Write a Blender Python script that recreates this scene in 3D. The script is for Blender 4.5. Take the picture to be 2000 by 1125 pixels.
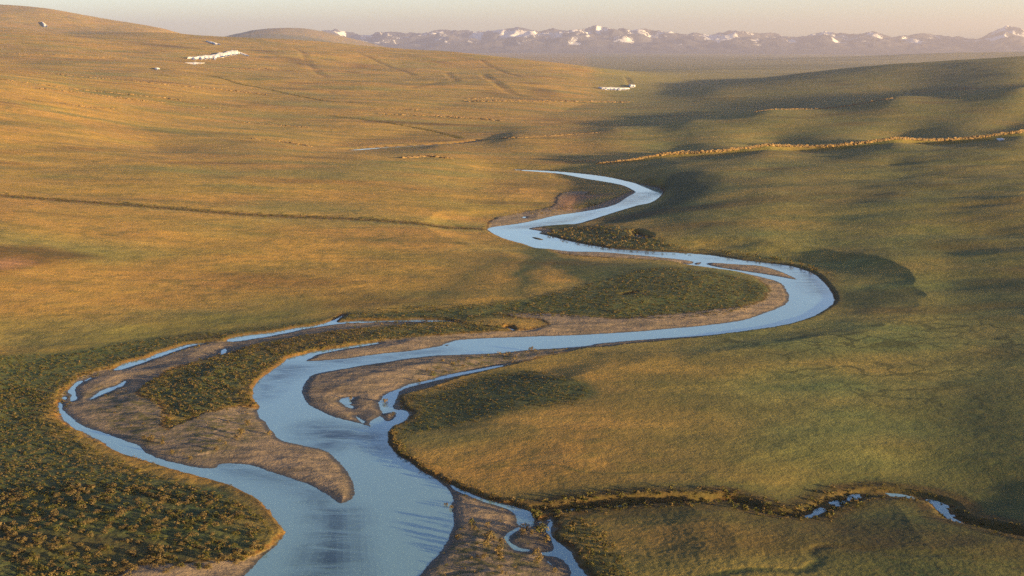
import bpy, math, random
import numpy as np

# ---------------------------------------------------------------- camera, sky, sun, exposure
for o in list(bpy.data.objects):
    bpy.data.objects.remove(o)
sc = bpy.context.scene
C = sc.collection
H = 80.0                       # camera height above the river, metres
F = 2778.0                     # focal length in pixels of the 2000 px wide photograph
YH = 92.0                      # flat horizon row
PITCH = math.atan((562.5 - YH) / F)
cam = bpy.data.objects.new('camera', bpy.data.cameras.new('camera'))
C.objects.link(cam)
cam.data.sensor_width = 36.0
cam.data.lens = 36.0 * F / 2000.0
cam.data.clip_start = 1.0
cam.data.clip_end = 200000.0
cam.location = (0, 0, H)
cam.rotation_euler = (math.pi / 2 - PITCH, 0, 0)
sc.camera = cam

SUN_AZ = math.radians(120)     # clockwise from the view direction: low, right of and a little behind the camera
SUN_EL = math.radians(4.9)
world = bpy.data.worlds.new("World")
sc.world = world
world.use_nodes = True
wn = world.node_tree
bg = wn.nodes['Background']
sky = wn.nodes.new('ShaderNodeTexSky')
sky.sky_type = 'NISHITA'
sky.sun_disc = False
sky.sun_elevation = SUN_EL
sky.sun_rotation = SUN_AZ
sky.altitude = 300
sky.air_density = 0.72
sky.dust_density = 0.7
sky.ozone_density = 1.9
tint = wn.nodes.new('ShaderNodeMix'); tint.data_type = 'RGBA'; tint.blend_type = 'MULTIPLY'
tint.inputs[0].default_value = 1.0; tint.inputs[7].default_value = (1.03, 0.91, 0.93, 1)
wn.links.new(sky.outputs[0], tint.inputs[6])
wn.links.new(tint.outputs[2], bg.inputs[0])
bg.inputs[1].default_value = 0.052
sun = bpy.data.objects.new('sun', bpy.data.lights.new('sun', 'SUN'))
C.objects.link(sun)
sun.data.energy = 5.0
sun.data.angle = math.radians(0.9)
sun.data.color = (1.0, 0.68, 0.27)
sun.rotation_euler = (math.pi / 2 - SUN_EL, 0, math.pi - SUN_AZ)
sun.location = (300, -200, 300)
sc.view_settings.view_transform = 'Standard'
sc.view_settings.look = 'None'
sc.view_settings.gamma = 1.0
sc.view_settings.exposure = 3.1
sc.render.engine = 'CYCLES'
sc.cycles.use_denoising = False
sc.cycles.use_adaptive_sampling = False
sc.cycles.sample_clamp_direct = 0.6
sc.cycles.sample_clamp_indirect = 0.3
sc.cycles.max_bounces = 5
sc.cycles.diffuse_bounces = 2
sc.cycles.glossy_bounces = 3
sc.cycles.volume_bounces = 0
sc.cycles.transparent_max_bounces = 8

Q = 1.0                        # mesh density
rng = np.random.default_rng(7)

# ---------------------------------------------------------------- numeric helpers
def sm(a, b, x):
    t = np.clip((x - a) / (b - a), 0, 1)
    return t * t * (3 - 2 * t)

def pnoise(x, y, seed=0):
    """gradient noise, about -0.7..0.7"""
    ix = np.floor(x).astype(np.int64); iy = np.floor(y).astype(np.int64)
    fx = x - ix; fy = y - iy
    def g(i, j, dx, dy):
        h = (i * 374761393 + j * 668265263 + seed * 974634777) & 0xffffffff
        h = ((h ^ (h >> 13)) * 1274126177) & 0xffffffff
        h = (h ^ (h >> 16)) & 1023
        a = h * (2 * math.pi / 1024)
        return np.cos(a) * dx + np.sin(a) * dy
    u = fx * fx * fx * (fx * (fx * 6 - 15) + 10)
    v = fy * fy * fy * (fy * (fy * 6 - 15) + 10)
    a = g(ix, iy, fx, fy); b = g(ix + 1, iy, fx - 1, fy)
    c = g(ix, iy + 1, fx, fy - 1); d = g(ix + 1, iy + 1, fx - 1, fy - 1)
    return (a + (b - a) * u) * (1 - v) + (c + (d - c) * u) * v

def fbm(x, y, octs, seed=0, gain=0.5):
    s = 0; a = 1.0
    for k in range(octs):
        s = s + a * pnoise(x * 2 ** k + 13.7 * k, y * 2 ** k - 7.1 * k, seed + k)
        a *= gain
    return s

CP, SP = math.cos(PITCH), math.sin(PITCH)
def ray(px, py):
    """ray through a photo pixel as x and z per metre of y"""
    px = np.asarray(px, float); py = np.asarray(py, float)
    a = (px - 1000) / F; b = (562.5 - py) / F
    dy = CP + b * SP; dz = -SP + b * CP
    return a / dy, dz / dy

def on_level(px, py, z=0.0):
    u, k = ray(px, py)
    d = (z - H) / k
    return u * d, d

# ---------------------------------------------------------------- the lie of the land: thin-plate surface through chosen points
ctl = []
def cz(px, py, z):
    u, k = ray(px, py); d = (z - H) / k
    ctl.append((float(u), float(d), float(z)))
def cd(px, py, d):
    u, k = ray(px, py)
    ctl.append((float(u), float(d), float(H + k * d)))
def cw(px, d, z):
    ctl.append(((px - 1000) / F / 0.99, float(d), float(z)))
for a in [(0,1125,1.5),(500,1125,1.4),(1000,1125,1.4),(1500,1125,1.4),(2000,1125,1.6),
          (0,900,1.6),(400,900,1.4),(800,900,1.15),(1200,900,1.5),(1600,900,1.8),(2000,900,2.3),
          (0,750,2.0),(400,720,1.5),(800,700,1.15),(1200,700,1.6),(1600,700,1.8),(2000,750,2.5),
          (0,620,3.2),(300,600,2.2),(600,600,1.2),(900,600,1.1),(1200,580,1.5),(1450,580,1.4),(1700,600,1.5),(1850,545,2.7),(1645,570,1.6),(1590,518,1.8),(1660,630,1.6),(2000,600,3.1),
          (0,480,10),(300,480,6),(600,480,3.6),(900,480,2),(1150,470,1.4),(1300,470,2.2),(1450,480,3),(1700,480,4.6),(2000,480,7.2),
          (0,380,14),(300,400,9.5),(600,400,6),(900,400,2.6),(1050,380,1.6),(980,418,1.2),(1100,390,1.2),(1200,370,1.4),(1330,400,5),(1500,380,9),(1750,380,11.5),(2000,380,14),
          (0,300,18),(300,320,13),(600,330,9),(850,322,5.5),(970,326,1.5),(1100,338,1.3),(1200,330,3),(1300,335,7),(1500,325,11),(1750,318,14),(2000,310,17.5),
          (700,300,6.5),(500,292,10),
          (690,291,.8),(830,284,.8),(960,268,.8),(1120,245,.8),(1260,236,.8),
          (0,230,29),(0,160,46),(0,112,62),
          (300,285,11),(300,250,15),(300,200,23),(300,160,36),(300,120,53),
          (500,240,9.5),(500,200,17),(500,160,29),(500,125,46),
          (700,250,5),(700,210,12),(700,170,22),(700,130,38),
          (900,240,3),(900,200,9),(900,160,20),(900,130,35),
          (1050,215,3),(1050,170,13),(1050,140,26),
          (1180,185,2),(1180,160,9),(1290,178,1.5)]:
    cz(*a)
for a in [(0,56,3900),(300,64,4400),(450,104,3300),(560,76,4600),(700,87,4600),(900,101.5,4400),(1050,119,4100),(1180,140,3700),(1290,160,3300),
          (1350,162,3350),
          (0,11,7000),(100,19,7000),(200,39,7000),(330,59,7000)]:
    cd(*a)
for a in [(0,5200,132),(150,5400,125),(450,6400,60),(560,8000,30),(700,7500,10),(900,7000,-5),(1050,6500,-14),(1180,6000,-18),
          (1350,6000,-18),(1600,8000,-18),(2000,9000,-10),(900,11000,-18),(300,14000,0),(0,14000,20),
          (0,26000,-15),(700,26000,-18),(1400,26000,-18),(2000,26000,-18),(1400,14000,-18),(2000,14000,-15),
          (1130,1080,0.9),(1300,1085,1.0),(1500,1090,2.5),(1750,1090,6),(2000,1090,9),
          (1200,1480,.8),(1350,1560,.8),(1500,1700,2),(1750,1850,7),(2000,1900,13),
          (1550,4500,-12),(1700,4600,-4),(2000,4600,8),(2000,7000,-8),
          (2400,250,3),(2400,420,5.5),(2400,700,18),(2400,960,31),(2400,1090,22),(2400,1480,55),(2400,1900,26),(2900,960,41),(2900,1090,36),(2900,1480,80),(2900,1900,46),(3400,960,53),(3400,1480,105),(3400,420,7),(3400,700,28),(2900,700,22),(3400,3100,135),(3400,2200,85),(2900,2500,62),(2400,2300,40),(2400,3100,82),(2400,6000,40),  # unseen land right of the frame, heights shaped to throw the valley shadows
          (-400,250,3),(-400,500,16),(-400,850,32),(-400,1500,66),(-400,2800,95),(-400,3900,160),(-400,7000,320),
          (0,150,1.5),(1000,150,1.5),(2000,150,3)]:
    cw(*a)
for a in [(1130,321,960),(1300,308,960),(1500,292,960),(1750,278,960),(2000,265,960),
          (850,286,1120),(1000,266,1240),(1200,251,1310),(1350,236,1350),(1500,214,1410),(1750,191,1470),(2000,171,1500),
          (1400,180,2300),(1550,172,2300),(1700,164,2300),(2000,150,2200),
          (1420,160,3000),(1550,145,3100),(1700,128,3100),(1850,117,3100),(2000,108,3100)]:
    cd(*a)
ctl = np.array(ctl)
US, = (4.2,)
def _feat(u, d):
    return np.stack([u * US, np.log(d)], 1)
P0 = _feat(ctl[:, 0], ctl[:, 1])
def _tps_k(r2):
    return 0.5 * r2 * np.log(r2 + 1e-9)
n0 = len(P0)
A = np.zeros((n0 + 3, n0 + 3))
A[:n0, :n0] = _tps_k(((P0[:, None] - P0[None]) ** 2).sum(2)) + np.eye(n0) * 2e-6
A[:n0, n0] = 1; A[:n0, n0 + 1:] = P0
A[n0:, :n0] = A[:n0, n0:].T
# heights are scaled by distance so that near points are held as tightly as far ones
SC = lambda d: np.log1p(d / 150.0) * 6 + d * 0.01
rhs = np.concatenate([ctl[:, 2] / SC(ctl[:, 1]), np.zeros(3)])
TW = np.linalg.solve(A, rhs)

def base(x, y):
    x = np.asarray(x, float).ravel(); y = np.asarray(y, float).ravel()
    r = np.hypot(x, y); th = np.clip(np.arctan2(x, y), -0.8, 0.8)
    d = np.clip(r * np.cos(th), 150, 30000)
    u = np.tan(th)
    out = np.empty_like(x)
    for i in range(0, len(x), 100000):
        p = _feat(u[i:i + 100000], d[i:i + 100000])
        v = TW[n0] + p @ TW[n0 + 1:]
        for j in range(n0):
            r2 = (p[:, 0] - P0[j, 0]) ** 2 + (p[:, 1] - P0[j, 1]) ** 2
            v += TW[j] * _tps_k(r2)
        out[i:i + 100000] = v * SC(d[i:i + 100000])
    low = 1.1 * (1 - sm(1700, 3000, d)) - 40 * sm(1700, 3000, d)
    out = np.where(out < low + 1, low + np.exp(np.clip(out - low - 1, -30, 0)), out)
    # purple hill far behind the left ridge, blue ridge far to the right
    out += 275 * np.exp(-((x + 2150) / 900) ** 2 - ((y - 14000) / 1500) ** 2)
    out += 140 * np.exp(-((x + 2900) / 900) ** 2 - ((y - 16000) / 1200) ** 2)
    out += 66 * sm(1500, 4600, x) * np.exp(-((y - 11500) / 1300) ** 2)
    return out

def land_at(px, py, f=None, dmin=170, dmax=12000, n=420):
    """where rays through photo pixels meet the ground"""
    f = f or base
    px = np.atleast_1d(np.asarray(px, float)); py = np.atleast_1d(np.asarray(py, float))
    u, k = ray(px, py)
    ds = np.exp(np.linspace(math.log(dmin), math.log(dmax), n))
    g = (H + k[:, None] * ds) - f((u[:, None] * ds).ravel(), np.broadcast_to(ds, (len(u), n)).ravel()).reshape(len(u), n)
    hit = (g < 0)
    i = np.where(hit.any(1), hit.argmax(1), n - 1)
    i = np.clip(i, 1, n - 1); r_ = np.arange(len(u))
    g0, g1 = g[r_, i - 1], g[r_, i]
    t = np.clip(g0 / (g0 - g1 + 1e-9), 0, 1)
    d = ds[i - 1] + (ds[i] - ds[i - 1]) * t
    return u * d, d

def smooth_ring(pts, closed=True, k=4):
    p = np.array(pts, float); n = len(p); out = []
    rngi = range(n) if closed else range(n - 1)
    for i in rngi:
        if closed:
            a, b, c, d = p[i - 1], p[i], p[(i + 1) % n], p[(i + 2) % n]
        else:
            a, b, c, d = p[max(i - 1, 0)], p[i], p[i + 1], p[min(i + 2, n - 1)]
        for t in np.arange(k) / k:
            out.append(0.5 * (2 * b + (c - a) * t + (2 * a - 5 * b + 4 * c - d) * t * t + (3 * b - a - 3 * c + d) * t ** 3))
    if not closed: out.append(p[-1])
    return np.array(out)

def level_poly(pts, k=4):
    p = smooth_ring(pts, True, k)
    x, y = on_level(p[:, 0], p[:, 1])
    return np.stack([x, y], 1)
def land_poly(pts, k=3):
    p = smooth_ring(pts, True, k)
    x, y = land_at(p[:, 0], p[:, 1])
    return np.stack([x, y], 1)
def land_line(pts, k=5):
    p = smooth_ring(pts, False, k)
    x, y = land_at(p[:, 0], p[:, 1])
    return np.stack([x, y], 1)

def _segs(x, y, poly, closed, best, m):
    n = len(poly)
    for i in range(n if closed else n - 1):
        a = poly[i]; b = poly[(i + 1) % n]
        q = np.nonzero((x > min(a[0], b[0]) - m) & (x < max(a[0], b[0]) + m) & (y > min(a[1], b[1]) - m) & (y < max(a[1], b[1]) + m))[0]
        if not len(q): continue
        e = b - a; L = max(e @ e, 1e-9)
        t = np.clip(((x[q] - a[0]) * e[0] + (y[q] - a[1]) * e[1]) / L, 0, 1)
        dd = np.hypot(x[q] - a[0] - t * e[0], y[q] - a[1] - t * e[1])
        best[q] = np.minimum(best[q], dd)
    return best

def sdist(x, y, poly, m=14.0):
    """signed distance to a ring, positive inside, cut at +-m"""
    out = np.full(len(x), -m)
    lo = poly.min(0) - m; hi = poly.max(0) + m
    q = np.nonzero((x > lo[0]) & (x < hi[0]) & (y > lo[1]) & (y < hi[1]))[0]
    if not len(q): return out
    xs, ys = x[q], y[q]
    ins = np.zeros(len(q), bool); n = len(poly)
    for i in range(n):
        a = poly[i]; b = poly[(i + 1) % n]
        if a[1] == b[1]: continue
        c = ((a[1] > ys) != (b[1] > ys))
        ins ^= c & (xs < (b[0] - a[0]) * (ys - a[1]) / (b[1] - a[1]) + a[0])
    d = _segs(xs, ys, poly, True, np.full(len(q), m), m)
    out[q] = np.where(ins, d, -d)
    return out

def ldist(x, y, line, m=30.0):
    lo = line.min(0) - m; hi = line.max(0) + m
    out = np.full(len(x), m)
    q = np.nonzero((x > lo[0]) & (x < hi[0]) & (y > lo[1]) & (y < hi[1]))[0]
    if len(q):
        out[q] = _segs(x[q], y[q], line, False, np.full(len(q), m), m)
    return out

def union(x, y, polys, m=14.0):
    s = np.full(len(x), -m)
    for p in polys:
        s = np.maximum(s, sdist(x, y, p, m))
    return s

# ---------------------------------------------------------------- plan of the river (photo pixels carried to the level of the water)
WATER = [
 # main channel, left bank downstream and back up the right bank
 [(1004,331.6),(1040,334.6),(1094,339),(1140,348),(1210,360),(1238,372),(1240,377),(1224,386),(1196,402),(1136,414),(1087,421),(1035,433),(1000,439),(956,445),(960,454),(986,466),(1021,476),(1049,485),(1080,487),(1119,491),(1175,492),(1245,498),(1297,503),(1352,510),
  (1349,516),(1335,515),(1370,521),(1433,529),(1475,538),(1510,547),(1529,556),(1541,576),(1540,590),(1524,600),(1496,611),(1454,625),(1387,635),(1300,643),(1245,648),(1122,655),(1035,658),(954,661),(900,664),(872,671),(856,677),(800,686),(740,692),(680,700),(620,705),(598,705),(612,696),(630,690),(660,684),(700,677),(738,671),
  (735,669),(700,673),(660,680),(620,686),(590,693),(564,700),(548,712),(520,732),(498,752),(495,770),(498,786),(506,794),(502,803),(506,813),(518,825),(535,846),(549,860),(588,869),(630,878),(651,892),(675,916),(689,941),(693,962),(682,979),(661,983),(644,969),(612,951),(560,932),(497,911),(470,907),(434,906),(420,914),
  (390,914),(330,902),(288,886),(270,870),(246,862),(220,852),(190,842),(160,831),(134,811),(124,801),(116,803),(120,812),(130,824),(148,838),(168,846),(196,860),(212,872),(228,882),(252,892),(288,901),(320,912),(366,926),(420,939),(462,953),(497,972),(525,997),(549,1028),(556,1042),(535,1070),(504,1098),(480,1125),(455,1150),(420,1190),
  (740,1190),(790,1145),(815,1125),(835,1107),(860,1077),(877,1049),(884,1028),(886,1007),(881,985),(886,974),(874,955),(853,936),(825,922),(800,904),(772,885),(758,864),(755,843),(740,836),(725,834),(695,825),(656,816),(620,800),(602,788),(591,774),(590,760),(598,746),(612,732),(658,722),(740,709),(840,695),(965,690),(1035,683),(1105,679),(1150,675),(1175,670),(1287,661),(1377,655),(1454,646),(1531,635),(1580,621),(1608,607),(1627,593),(1628,579),(1620,565),(1608,551),(1587,534),(1545,520),(1510,515),(1450,508),(1405,501),(1366,496),(1280,491),(1210,487),(1157,480),(1112,471),(1077,462),(1053,456),(1057,452),(1031,447),(1050,443),(1094,439),(1130,436),(1192,417),(1245,401),(1273,395),(1293,380),(1290,371),(1280,366),(1241,358),(1192,347),(1150,341),(1098,336),(1050,333)],
 # side channel behind the bar, with its pool
 [(725,836),(724,824),(740,813),(748,806),(742,798),(742,786),(752,772),(768,764),(784,758),(800,751),(840,742),(877,732),(926,723),(975,714),(979,716),(926,727),(877,737),(840,746),(810,753),(790,759),(778,766),(776,776),(770,784),(768,794),(776,800),(794,802),(797,812),(788,823),(765,833),(754,846),(740,842)],
 # old western channel
 [(443,666),(466,666),(518,658),(560,650),(602,641),(650,634),(700,630.5),(780,628),(846,628),(893,631),(874,627),(825,624.5),(755,626),(690,627),(657,629),(670,617),(664,619),(650,626),(614,636),(580,640),(540,648),(480,655),(452,660)],
 [(222,722),(240,721),(264,713),(296,702),(330,690),(368,677),(399,670),(380,671),(361,674),(315,688),(287,699),(245,709),(234,715)],
 [(138,783),(149,779),(146,766),(150,755),(162,744),(150,747),(134,762),(140,772)],
 [(123,777),(129,775),(128,781)],[(166,744),(178,737),(176,740)],
 [(116,803),(121,802),(121,790),(116,787)],
 [(176,780),(200,770),(226,758),(238,754),(247,744),(240,747),(228,754),(212,758),(192,767)],
 [(430,693),(432,686),(441,681),(442,688)],
 [(1004,646),(995,643),(985,641),(996,640)],
 # pools on the bar
 [(664,783),(672,778),(690,776),(684,782),(686,789),(672,790)],[(674,792),(686,792),(690,797),(680,796)],
 [(694,812),(712,824),(706,826)],
 # channels on the lower right
 [(880,947),(898,956),(920,964),(956,979),(992,987),(1016,994),(1030,1000),(1042,1018),(1036,1030),(1012,1026),(1010,1012),(1004,1002),(984,992),(960,984),(924,972),(900,962),(886,954)],
 [(1012,1031),(988,1046),(992,1064),(1012,1076),(1034,1075),(1014,1070),(1000,1062),(992,1054),(1000,1043),(1016,1034)],
 [(1052,1021),(1076,1015),(1070,1024),(1068,1038),(1078,1058),(1083,1066),(1081,1078),(1058,1080),(1068,1085),(1092,1089),(1106,1101),(1115,1116),(1118,1130),(1140,1170),(1170,1170),(1144,1123),(1130,1104),(1116,1084),(1100,1068),(1084,1052),(1074,1038),(1078,1018)],
 [(1066,1093),(1081,1104),(1070,1100)],
 # creek on the right
 [(1387,982),(1430,982),(1434,988),(1400,986)],[(1570,1010),(1592,1001),(1608,993),(1604,1001),(1582,1012)],[(1618,980),(1640,987),(1632,989)],
 [(1823,986),(1846,992),(1858,1010),(1892,1027),(1930,1038),(2000,1054),(2000,1058),(1925,1040),(1888,1031),(1862,1019),(1846,1007),(1830,995)],
 # far reach behind the meadow, puddles
 [(676,293.5),(740,288),(825,283.8),(885,281),(940,275.5),(938,277),(880,283),(825,286.3),(740,291),(690,294.5)],
 [(1240,458),(1252,461),(1267,468),(1262,471),(1248,468)],[(1218,583),(1237,578.5),(1234,581)],
 [(1020,424.5),(1027,423),(1025,426)],
]
ISLES = [
 [(1391,513),(1440,516),(1485,519),(1524,530),(1550,542),(1558,547),(1524,541),(1475,533),(1422,525.5),(1393,520),(1380,516)],
 [(1358,513.5),(1370,512),(1366,517),(1357,517)],
 [(1037,463),(1050,464),(1063,469),(1050,468)],
 [(744,810),(758,806),(772,805),(772,815),(758,823),(750,818)],
 [(868,674),(874,672.5),(878,674),(872,676)],
]
SAND = [
 [(1080,486),(1098,497),(1157,504),(1245,508),(1330,514),(1390,523),(1440,532),(1480,545),(1500,560),(1503,574),(1489,590),(1457,600),(1405,608),(1335,616),(1280,620),(1210,627),(1140,622),(1052,616),(985,619),(1060,628),(1070,640),(1000,648),(930,653),(860,658),(790,664),(740,667),(660,679),(595,692),(585,714),(870,705),(1280,668),(1500,640),(1600,600),(1600,560),(1540,520),(1390,505),(1280,494),(1175,489)],
 # western bars
 [(602,641),(650,635),(700,632),(780,629),(846,629),(780,637),(740,641),(700,646),(647,650),(595,657),(546,664),(490,678),(437,694),(399,705),(350,719),(320,731),(290,749),(268,764),(266,775),(300,792),(318,815),(318,838),(329,848),(345,836),(402,813),(455,799),(500,797),(520,800),(700,860),(720,1000),(660,1000),(560,950),(400,930),(250,885),(180,855),(125,822),(110,800),(118,785),(150,740),(222,720),(296,700),(368,675),(410,669),(443,667),(518,658),(560,649)],
 # bar in the middle
 [(1152,676),(1133,682),(1070,698),(990,715),(912,733),(842,757),(800,768),(781,776),(776,786),(790,797),(800,803),(799,813),(788,824),(765,834),(740,845),(640,820),(570,780),(570,740),(640,715),(840,690),(1100,676)],
 # lower right bar
 [(850,934),(880,946),(898,955),(960,980),(1016,994),(1042,1016),(1056,1018),(1080,1014),(1086,1050),(1102,1067),(1146,1123),(1180,1190),(700,1190),(780,1120),(840,1060),(850,1000),(850,960)],
 [(954,446),(965,432),(986,424),(1035,415),(1083,405),(1089,388),(1105,378),(1150,377),(1122,390),(1112,404),(1136,409),(1180,397),(1226,378),(1243,373),(1250,385),(1150,420),(1000,445)],
 [(240,1128),(297,1111),(367,1107),(455,1098),(500,1088),(535,1063),(560,1040),(580,1060),(500,1190),(200,1190)],
 [(1029,446),(1045,444),(1075,450),(1070,458),(1050,454)],
 [(1660,973),(1690,969),(1650,985),(1630,984)],[(1780,971),(1810,975),(1850,990),(1835,985)],
]
WP = [level_poly(p) for p in WATER]
IP = [level_poly(p) for p in ISLES]
SPOLY = [level_poly(p) for p in SAND]
CREEK = np.stack(on_level(*smooth_ring([(1040,1000),(1100,996),(1150,991),(1250,987),(1350,987),(1430,986),(1500,1005),(1570,1010),(1610,992),(1660,972),(1720,966),(1780,971),(1840,987),(1866,1016),(1930,1037),(2000,1056),(2100,1080)], False, 5).T), 1)
DITCH = land_line([(-60,372),(0,378),(160,392),(330,405),(500,418),(640,424),(760,430),(860,438),(945,442)])
GULLY = [(land_line(p), w, dp) for p, w, dp in [
 ([(575,92),(591,101),(602,122),(623,140),(637,150)], 34, 7),
 ([(945,143),(951,150),(975,168),(1000,182),(1040,190)], 30, 8),
 ([(700,105),(737,119),(772,133),(807,145)], 28, 6),
 ([(870,138),(883,150),(888,160),(846,166),(807,171)], 26, 6),
 ([(940,120),(954,126),(985,138),(1014,150)], 26, 6),
 ([(410,148),(420,150),(470,160),(525,171),(580,183),(640,196),(700,199)], 14, 4),
 ([(640,225),(700,232),(755,240),(825,252),(870,262),(897,270)], 12, 4),
 ([(640,175),(690,182),(740,186)], 16, 4),
 ([(1223,150),(1228,158),(1230,168)], 22, 7),
]]
SWALE = np.stack(on_level(*smooth_ring([(1300,1140),(1345,1122),(1400,1111),(1480,1105),(1560,1108),(1590,1096),(1600,1085),(1584,1075),(1592,1065),(1625,1060),(1680,1068),(1760,1079),(1850,1080),(1950,1100),(2060,1110)], False, 5).T, 2.2), 1)
def at_d(pts):
    p = smooth_ring([(ray(px, 300)[0] * d, d) for px, d in pts], False, 5)
    return p
SCARP = at_d([(1100,975),(1130,962),(1200,958),(1300,962),(1420,957),(1545,962),(1680,958),(1825,961),(2000,957),(2150,960),(2300,958),(2450,960)])

def trench(x, y, line, inner, outer):
    return 1 - sm(inner, outer, ldist(x, y, line, outer + 2))

def terrain(x, y, cell=None, cover=False):
    """ground height, and what covers it"""
    x = np.asarray(x, float).ravel(); y = np.asarray(y, float).ravel()
    r = np.hypot(x, y)
    if cell is None: cell = r * 0.0008
    b = base(x, y)
    e = np.interp(x, SCARP[:, 0], SCARP[:, 1]) - y
    right = sm(20, 120, x - 0.11 * y - 20) * sm(330, 480, y) * (1 - sm(2200, 3500, y))
    left = sm(30, 200, -x - 20 + 0.02 * y) * sm(450, 800, r)
    far = sm(900, 2500, r)
    # swells and hollows of the slopes
    h = b + 0
    c, s = math.cos(0.22), math.sin(0.22)
    xr, yr = x * c - y * s, x * s + y * c
    calm = right * (1 - .65 * sm(1000, 1180, y)) * (0.15 + 0.85 * sm(15, 70, np.abs(e - 10)))
    h += calm * (1.8 * fbm(xr / 150, yr / 62, 3, 11) + 0.9 * fbm(xr / 46, yr / 20, 2, 17) - 0.4)
    h += left * (1.3 * fbm(x / 160, y / 90, 3, 21) + 0.45 * fbm(x / 40, y / 22, 3, 25) + 0.10 * fbm(x / 9, y / 6, 2, 27) * (1 - sm(.25, .6, cell / 7)))
    h += far * (1 - .7 * right) * (9 * fbm(x / 900, y / 700, 4, 31) + 2.0 * fbm(x / 170, y / 130, 3, 35)) * sm(4, 30, b + 6)
    h += (1 - right) * (1 - left) * 0.35 * fbm(x / 40, y / 40, 2, 41) * (1 - sm(1500, 3000, r))
    h -= 0.10 * trench(x, y, SWALE, 0.2, 1.8)
    for g, w, dp in GULLY:
        h -= 0.09 * dp * trench(x, y, g, 1.0, 0.5 * w)
    h -= 0.5 * trench(x, y, DITCH, 1.0, 13)
    # rim of the rocky scarp: a step down on the side of the camera
    t = sm(SCARP[0, 0], SCARP[0, 0] + 90, x)
    h += t * 3.6 * (sm(6, -1, e)) * sm(-60, -3, -np.abs(e)) * (x < SCARP[-1, 0])
    h = np.where(h < 0.9 - 60 * sm(2000, 3000, r), 0.9 - 60 * sm(2000, 3000, r) + 0.0 * h, h)
    # river works
    near = np.nonzero((y > 100) & (y < 1400) & (np.abs(x) < 420))[0]
    xs, ys = x[near], y[near]
    jit = 0.22 * pnoise(xs / .7, ys / .7, 2) + 0.35 * pnoise(xs / 1.7, ys / 1.7, 3) + 0.5 * pnoise(xs / 6, ys / 6, 4)
    sW = np.full(len(x), -14.0)
    sN = union(xs, ys, WP)
    for p in IP:
        sN = np.minimum(sN, -sdist(xs, ys, p))
    sW[near] = sN + jit * 0.8
    dryR = np.full(len(x), 36.0); dryR[near] = -union(xs, ys, WP[:8] + WP[12:14], 36.0)
    sS = np.full(len(x), -14.0)
    sX = union(xs, ys, SPOLY, 36.0)
    sS[near] = np.maximum(sX, -14) + jit * 2.6
    dryR[near] = np.minimum(dryR[near], np.clip(1.5 - sX, 0, 36))
    cw_ = np.maximum(cell, 0.0)
    sand = sm(-1.6, 0.7, sS)
    tr = np.zeros(len(x)); tr[near] = 0.85 * trench(xs, ys, CREEK, 0.6, 3.2)
    dry = -sW
    # tussocks, only where the mesh is fine enough to carry them
    def fine(wl): return 1 - sm(0.22, 0.5, cell / wl)
    n1 = pnoise(x / 0.9, y / 0.9, 51) * fine(0.9)
    n2 = pnoise(x / 2.3, y / 2.3, 53) * fine(2.3)
    n3 = pnoise(x / 6.5, y / 5, 55) * fine(6.0)
    rough = 0.13 * n1 + 0.13 * n2 + 0.12 * n3
    veg = (1 - sand) * sm(0.3, 2.5, dry)
    dryN = np.clip(dryR + 6 * fbm(x / 24, y / 24, 2, 58) * sm(3, 14, dryR) * sm(36, 26, dryR), 0, 36)
    lim = 0.5 + 0.06 * pnoise(x / 14, y / 14, 59) + 0.012 * dryN + (h - .6) * sm(2, 35.9, dryN)
    h = h + (np.minimum(h, lim) - h) * (1 - sm(2.6, 8.0, b)) * (dryR < 35.9)
    thick = sm(-20, -60, x - 0.10 * (y - 250))
    n0_ = pnoise(x / 0.45, y / 0.45, 50) * fine(0.45)
    rough = 0.035 * n0_ + (0.04 + .07 * thick) * n1 + (0.028 + 0.11 * thick) * n2 + (0.02 + .10 * thick) * n3
    land = h + rough * veg * (1 - 0.35 * right)
    bar = 0.16 + 0.55 * sm(0, 14, dry) + 0.22 * sand * fbm(x / 9, y / 5, 3, 61) * sm(0.5, 5, dry)
    g = land * (1 - sand) + bar * sand
    g = g * (1 - tr) + (-0.09 + 0.28 * fbm(x / 5, y / 5, 2, 67)) * tr
    w = np.clip(1.5 * cell, 0.9, 9) * (1 - sand) + 2.2 * sand
    hh = np.where(dry > 0, g * np.where(dry > 13.5, 1.0, sm(-0.15 * w, w, dry)), -0.04 - 0.9 * sm(0, 3, sW))
    hh = np.where(dry > 0, hh, hh)
    if not cover: return hh
    return hh, dict(sS=sS, sand=sand, dry=dry, trench=tr, right=right, left=left, base=b)

# ---------------------------------------------------------------- object helpers
def raw_mesh(name, v, f=None, quads=None, smooth=True):
    me = bpy.data.meshes.new(name)
    v = np.asarray(v, np.float32)
    me.vertices.add(len(v)); me.vertices.foreach_set('co', v.ravel())
    fa = np.asarray(quads if quads is not None else f, np.int32)
    k = fa.shape[1]
    me.loops.add(fa.size); me.loops.foreach_set('vertex_index', fa.ravel())
    me.polygons.add(len(fa))
    me.polygons.foreach_set('loop_start', np.arange(len(fa), dtype=np.int32) * k)
    me.polygons.foreach_set('loop_total', np.full(len(fa), k, np.int32))
    me.polygons.foreach_set('use_smooth', np.full(len(fa), smooth, bool))
    me.update(calc_edges=True)
    return me
def fattr(me, name, arr):
    a = me.attributes.new(name, 'FLOAT', 'POINT')
    a.data.foreach_set('value', np.asarray(arr, np.float32))
def link(name, me, mat, kind=None, label=None, cat=None, group=None, loc=None):
    o = bpy.data.objects.new(name, me); C.objects.link(o)
    if mat and not me.materials: me.materials.append(mat)
    if kind: o['kind'] = kind
    if label: o['label'] = label
    if cat: o['category'] = cat
    if group: o['group'] = group
    if loc is not None: o.location = loc
    return o

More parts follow.
